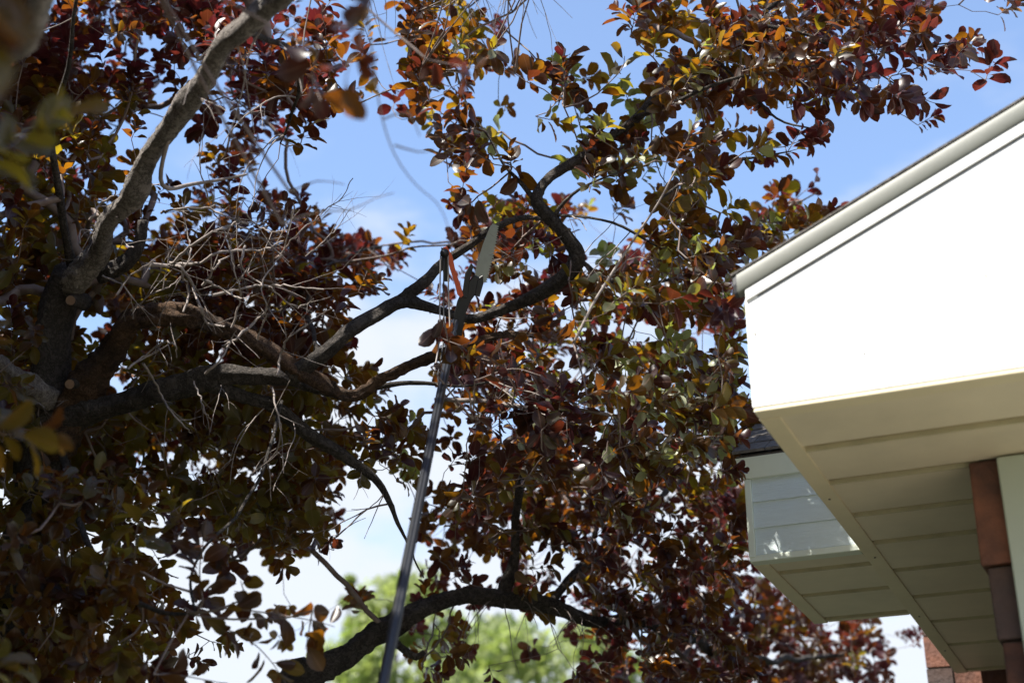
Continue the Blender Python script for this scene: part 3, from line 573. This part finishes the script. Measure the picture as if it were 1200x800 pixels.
for k, (pts, w_) in enumerate(DT):
    d = 4.55+.12*math.sin(k*2.3); c = catmull([P(x+rng.normal(0, 1.2), y+rng.normal(0, 1.2), d+.05*math.sin(q*1.9+k)) for q, (x, y) in enumerate(pts)], .016); c += rng.normal(0, .0022, c.shape)
    r0 = w_*.8*d/FPX/2; V, Q = tube(c, np.linspace(r0, r0*.55, len(c))*(1+.12*np.sin(np.arange(len(c))*.9)), 6); DV.append(V); DQ.append(Q+doff); doff += len(V)
    for _ in range(int(len(c)/4)):
        i = int(rng.integers(2, len(c)-1)); dead(c[i], (c[i]-c[i-1])/.016+rng.normal(0, .7, 3), rng.uniform(.06, .2), min(.0018, r0*.5), 2)
dead_in(200, 420, -20, 190, 3.7, 4.6, 9, .4, .0028, 2, grav=.4)
dead_in(230, 420, 430, 560, 4.6, 5, 5, .3, .0024, 2, grav=.5)
dead_in(380, 470, 540, 630, 4.8, 5.1, 7, .22, .0022, 2)
dead_in(560, 830, 230, 420, 4.3, 4.9, 12, .3, .0026, 2)
dead_in(540, 800, 430, 540, 4.5, 5, 12, .35, .003, 2, grav=.1)
dead_in(500, 720, 690, 740, 5.4, 5.9, 16, .32, .0022, 2, grav=.6)
for k in range(26):                                   # fine twigs hanging from above the frame
    p = P(rng.uniform(415, 640), rng.uniform(-60, -10), rng.uniform(4.0, 5.2)); dead(p, -CU+CR*rng.normal(.15, .4)+CF*rng.normal(0, .2), rng.uniform(.14, .34), .0016, 2, .3, .1)
    i = int(np.argmin(((NP_[:nn]-p)**2).sum(1))); add_tube(np.array([NP_[i], (NP_[i]+p)/2+rng.normal(0, .02, 3), p]), [.003, .0025, .0018], 4)
for pts, d in (([(424, -40), (436, 60), (446, 130), (462, 180), (486, 215), (512, 238), (524, 262), (530, 290)], 2.9), ([(448, 140), (478, 132), (492, 160)], 2.9), ([(462, 170), (490, 178), (508, 176)], 2.9),
               ([(330, 262), (372, 248), (410, 246), (440, 232), (462, 226)], 3.0), ([(340, 225), (372, 212), (404, 216)], 3.0)):
    c = catmull([P(x, y, d) for x, y in pts], .02); V, Q = tube(c, np.linspace(.0024, .0010, len(c)), 5); DV.append(V); DQ.append(Q+doff); doff += len(V)
    if pts[0][0] in (424, 330, 340):
        i = int(np.argmin(((NP_[:nn]-c[0])**2).sum(1))); add_tube(np.array([NP_[i], (NP_[i]+c[0])/2+rng.normal(0, .02, 3), c[0]]), [.004, .004, .0036], 5)
o = link('twigs', fast_mesh('twigs', np.vstack(TV)-base, np.vstack(TQ)), M_twig, T, True); o['kind'] = 'stuff'
o = link('dead_twigs', fast_mesh('dead_twigs', np.vstack(DV)-base, np.vstack(DQ)), M_dead, T, True); o['kind'] = 'stuff'
LP, LX, LZ, LS = map(np.array, (LP, LX, LZ, LS)); LH = np.clip(LH, 0, 1); LH = np.where((600+FPX*((LP-C0)@CR)/np.maximum((LP-C0)@CF, .1) < 470), np.minimum(LH, .80), LH); NLF = len(LP); LY = np.cross(LZ, LX); _x, _y, _d = 600+FPX*((LP-C0)@CR)/((LP-C0)@CF), 400-FPX*((LP-C0)@CU)/((LP-C0)@CF), (LP-C0)@CF; far_out = (_d < .2) | (_x < -70) | (_x > 1270) | (_y < -70) | (_y > 870)
LT = np.where(far_out, NT+rng.integers(0, 6, NLF), rng.integers(0, NT, NLF))
# the 300 leaves that show largest become objects of their own
xs, ys, ds = 600+FPX*((LP+LX*LS[:, None]*.5-C0)@CR)/((LP-C0)@CF), 400-FPX*((LP+LX*LS[:, None]*.5-C0)@CU)/((LP-C0)@CF), (LP-C0)@CF
vis = np.zeros(NLF, bool); seen = {}
hx = 865
for i in np.argsort(ds):
    if ds[i] < .2 or not (4 < xs[i] < 1196 and 4 < ys[i] < 796): continue
    if xs[i] > 900 and ys[i] > 330-(xs[i]-870)*.62: continue
    cc = (int(xs[i]/9), int(ys[i]/9))
    if cc in seen: continue
    vis[i] = True
    for a in (-1, 0, 1):
        for b in (-1, 0, 1): seen[(cc[0]+a, cc[1]+b)] = 1
vd = C0-LP; vd /= np.linalg.norm(vd, axis=1)[:, None]; area = LS**2*(.15+np.abs((LZ*vd).sum(1)))*(1/np.maximum(ds, .2))**2*vis
top = np.argsort(-area)[:300]; single = np.zeros(NLF, bool); single[top] = True
VV, QQ, TT, HH, RB, off2 = [], [], [], [], [], 0
for t in range(NT+6):
    ii = np.where((LT == t) & ~single)[0]; v, q, tri, rib = TEMPL[t]; nv = len(v); s = LS[ii][:, None, None]
    X = LP[ii][:, None]+s*(v[None, :, 0:1]*LX[ii][:, None]+v[None, :, 1:2]*LY[ii][:, None]+v[None, :, 2:3]*LZ[ii][:, None])
    VV.append(X.reshape(-1, 3)); bs = off2+np.arange(len(ii))*nv; QQ.append((q[None]+bs[:, None, None]).reshape(-1, 4)); TT.append((tri[None]+bs[:, None, None]).reshape(-1, 3))
    HH.append(np.repeat(LH[ii], nv)); RB.append(np.tile(rib, len(ii))); off2 += len(ii)*nv
def set_attr(me, name, a): at = me.attributes.new(name, 'FLOAT', 'POINT'); at.data.foreach_set('value', np.asarray(a, np.float32))
me = fast_mesh('foliage', np.vstack(VV)-base, np.vstack(QQ), np.vstack(TT)); set_attr(me, 'hue', np.concatenate(HH)); set_attr(me, 'rib', np.concatenate(RB))
o = link('foliage', me, M_leaf, T, True); o['kind'] = 'stuff'
LM = {}
for i in top:
    hq = int(LH[i]*7.99); key = (LT[i], hq)
    if key not in LM:
        v, q, tri, rib = TEMPL[LT[i]]; mm = fast_mesh('leaf', v, q, tri); set_attr(mm, 'hue', np.full(len(v), (hq+.5)/8)); set_attr(mm, 'rib', rib); mm.materials.append(M_leaf); mm.polygons.foreach_set('use_smooth', [True]*len(mm.polygons)); LM[key] = mm
    o = bpy.data.objects.new('leaf', LM[key]); COL.objects.link(o); o.parent = T; p = LP[i]-base
    o.matrix_local = Matrix(((LX[i][0]*LS[i], LY[i][0]*LS[i], LZ[i][0]*LS[i], p[0]), (LX[i][1]*LS[i], LY[i][1]*LS[i], LZ[i][1]*LS[i], p[1]), (LX[i][2]*LS[i], LY[i][2]*LS[i], LZ[i][2]*LS[i], p[2]), (0, 0, 0, 1)))
print('shoots', len(SHOOTS), 'leaves', NLF, 'twig verts', off)

# ------------------------------------------------------------------ pole saw
M_pole = mat('grey_pole', (.045, .047, .052), .30, .2, 14, 0, metal=.55, stretch=(1, 1, .1)); M_black = mat('black_plastic', (.018, .018, .02), .45); M_steel = mat('saw_steel', (.36, .38, .42), .30, .12, 25, .05, 60, metal=1)
M_orange = mat('orange_enamel', (.62, .10, .035), .45, .1, 20); M_cord = mat('grey_cord', (.30, .28, .27), .9)
pt, pb = P(533, 378, 4.72), P(449, 800, 3.12); ax = (pt-pb)/np.linalg.norm(pt-pb); gb = pb-ax*(pb[2]/ax[2])
PS = empty('pole_saw', tuple(gb)); tag(PS, 'telescopic pole saw with orange lever and steel blade raised into the plum tree', 'pole saw')
def grooved(p0, p1, r, name, mt):                    # extruded profile with four grooves
    a = (p1-p0)/np.linalg.norm(p1-p0); e1 = np.cross(a, CF); e1 /= np.linalg.norm(e1); e2 = np.cross(e1, a); prof = []
    for k in range(48):
        th = k*2*math.pi/48; g = (k+6) % 12; prof.append((r*(.86 if g in (5, 6) else .90 if g in (4, 7) else 1.0), th))
    v = [p0+e1*rr*math.cos(t)+e2*rr*math.sin(t)-gb for rr, t in prof]+[p1+e1*rr*math.cos(t)+e2*rr*math.sin(t)-gb for rr, t in prof]; n = 48
    mm = mesh(name, v, [(i, (i+1) % n, n+(i+1) % n, n+i) for i in range(n)]+[tuple(range(n))[::-1], tuple(range(n, 2*n))]); return link(name, mm, mt, PS)
Lp = np.linalg.norm(pt-gb); mid = gb+ax*Lp*.52
grooved(gb, mid, .0172, 'outer_pole', M_pole); grooved(mid-ax*.1, pt, .0142, 'inner_pole', M_pole)
tube_obj('clamp_collar', np.array([mid-ax*.05, mid-ax*.02, mid+ax*.03, mid+ax*.035])-gb, [.0225, .024, .022, .0165], 20, M_black, PS)
tube_obj('grip', np.array([gb, gb+ax*.01, gb+ax*.35, gb+ax*.36])-gb, [.02, .0222, .0222, .02], 16, M_black, PS)
nrm = -(P(540, 340, 4.74)-C0); nrm /= np.linalg.norm(nrm)
def flat(name, pts, th, mt, d=4.74, bev=.0006, parent=None, dz=0):
    ps = [P(x, y, d)+nrm*(dz-th/2)-gb for x, y in pts]; return extrude_poly(name, ps, nrm*th, mt, parent or PS, bev=bev)
flat('saw_head', [(527, 392), (541, 394), (546, 366), (552, 352), (561, 340), (564, 326), (556, 322), (549, 330), (543, 338), (536, 352), (531, 372)], .030, M_black, bev=.003)
flat('bracket', [(541, 348), (545, 320), (552, 308), (555, 312), (550, 330), (548, 350)], .012, M_black, dz=.012, bev=.002)
flat('bracket', [(556, 346), (560, 326), (566, 322), (566, 334), (562, 348)], .034, M_black, bev=.002)
bl, br_ = [(555, 330), (559, 308), (566, 286), (574, 266), (577, 262)], [(583, 264), (581, 280), (577, 300), (572, 318), (569, 331)]
teeth = []
for a, b in zip(br_[:-1], br_[1:]):
    for k in range(6):
        t = k/6; x, y = a[0]*(1-t)+b[0]*t, a[1]*(1-t)+b[1]*t; teeth += [(x, y), (x+2.0, y+1.6)]
flat('saw_blade', bl+teeth+[br_[-1]], .0016, M_steel, bev=0)
flat('orange_lever', [(519, 290), (524, 289), (530, 300), (534, 318), (541, 338), (543, 346), (540, 349), (536, 345), (533, 333), (527, 314), (524, 301)], .008, M_orange, dz=.022, bev=.001)
flat('pulley_arm', [(517, 290), (523, 292), (526, 312), (527, 330), (521, 330), (518, 312)], .012, M_black, dz=.010, bev=.001)
a0 = P(521, 297, 4.72)
tube_obj('pulley', np.array([a0-nrm*.008, a0-nrm*.002, a0+nrm*.002, a0+nrm*.008])-gb+nrm*.02, [.015, .012, .012, .015], 16, M_black, PS)
for x0, x1, o_ in ((516.5, 515, .012), (520.5, 520, .018), (525, 527, .010)):
    c = catmull([P(x0, 299, 4.72)+nrm*o_, P((x0+x1)/2-.3, 345, 4.7)+nrm*o_, P(x1, 396, 4.62)+nrm*o_, P(x1-7, 440, 4.47)+nrm*o_], .03)
    if o_ == .018:
        c = np.vstack([c, [gb+ax*(np.dot(c[-1]-gb, ax)-t)+nrm*.021-np.cross(ax, nrm)*.010 for t in np.linspace(.15, 2.6, 30)]])
    tube_obj('pull_cord', c-gb, np.full(len(c), .0026), 6, M_cord if o_ < .015 else M_black, PS)
flat('label_plate', [(529, 374), (533, 375), (531, 390), (527, 389)], .004, mat('white_plate', (.75, .75, .75), .5), dz=.019, bev=0)

# ------------------------------------------------------------------ green trees far behind
def far_tree(name, x, ytop, d, w, h, n, label, slim=False, lsz=.16):
    topz = P(x, ytop, d); b = np.array([topz[0], topz[1], 0]); Hh = topz[2]; t = empty(name, tuple(b)); tag(t, label, 'tree', 'green trees beyond the garden')
    limbs = catmull([[0, 0, 0, .03*Hh*.6], [.05, .02, Hh*.3, .02*Hh*.6], [.02, -.04, Hh*.65, .012*Hh*.6], [0, 0, Hh*.96, .01]], .3); tube_obj('trunk', limbs[:, :3], limbs[:, 3], 8, M_bark, t, .1)
    r = np.random.default_rng(int(x)); ncl = 34 if not slim else 18; V = []; hue = []
    for c in range(ncl):
        if slim: zz = Hh*(.12+.86*(c+.5)/ncl); rr = w*(1-.85*(c/ncl))*r.uniform(.3, .7); cr_ = w*.55*(1-.7*c/ncl)
        else: zz = Hh-h*(r.random()**.8); f_ = math.sqrt(max(.05, 1-((zz-(Hh-h*.55))/(h*.55))**2)); rr = w*f_*r.uniform(.25, .85); cr_ = w*r.uniform(.22, .4)
        a = r.uniform(0, 6.28); cc = np.array([rr*math.cos(a), rr*math.sin(a), zz-cr_*.5])
        if not slim:
            br = np.array([[0, 0, max(Hh*.2, zz-cr_-.5*rr)], cc*.6+[0, 0, -.1*rr], cc]); br[1][2] = (br[0][2]+cc[2])/2; tube_obj('branch', br, [.05, .03, .01], 5, M_bark, t)
        hb = r.uniform(.1, .9)
        for k in range(n//ncl):
            q = r.normal(0, 1, 3); q /= np.linalg.norm(q); pos = cc+q*cr_*r.random()**.4*np.array([1, 1, .8]); s = lsz*r.uniform(.6, 1.3)
            e = r.normal(0, 1, 3); e /= np.linalg.norm(e); f2 = np.cross(e, r.normal(0, 1, 3)); f2 /= np.linalg.norm(f2); V += [pos-e*s*.5, pos+f2*s*.28, pos+e*s*.5, pos-f2*s*.28]; hue += [hb+r.normal(0, .15)]*4
    Q = np.arange(len(V)).reshape(-1, 4); mm = fast_mesh('crown', np.array(V), Q); set_attr(mm, 'hue', np.clip(hue, 0, 1)); set_attr(mm, 'rib', np.ones(len(V))); o = link('crown', mm, M_gleaf, t); o['kind'] = 'stuff'
far_tree('green_tree', 468, 655, 32, 2.0, 8.4, 6500, 'bright green leafy tree behind the pole of the saw', lsz=.30)
far_tree('green_tree', 405, 735, 35, 2.0, 7.0, 5000, 'low yellow-green tree beyond the thick lower limb', lsz=.32)
far_tree('green_tree', 590, 705, 38, 3.0, 8.2, 7000, 'yellow-green tree showing under the arched lower limb', lsz=.34)
far_tree('green_tree', 690, 730, 40, 2.6, 8.0, 6000, 'green tree mostly hidden by hanging plum leaves', lsz=.34)
far_tree('slim_tree', 412, 655, 45, .75, 9, 3600, 'slim pointed green tree standing against pale cloud', True, lsz=.32)
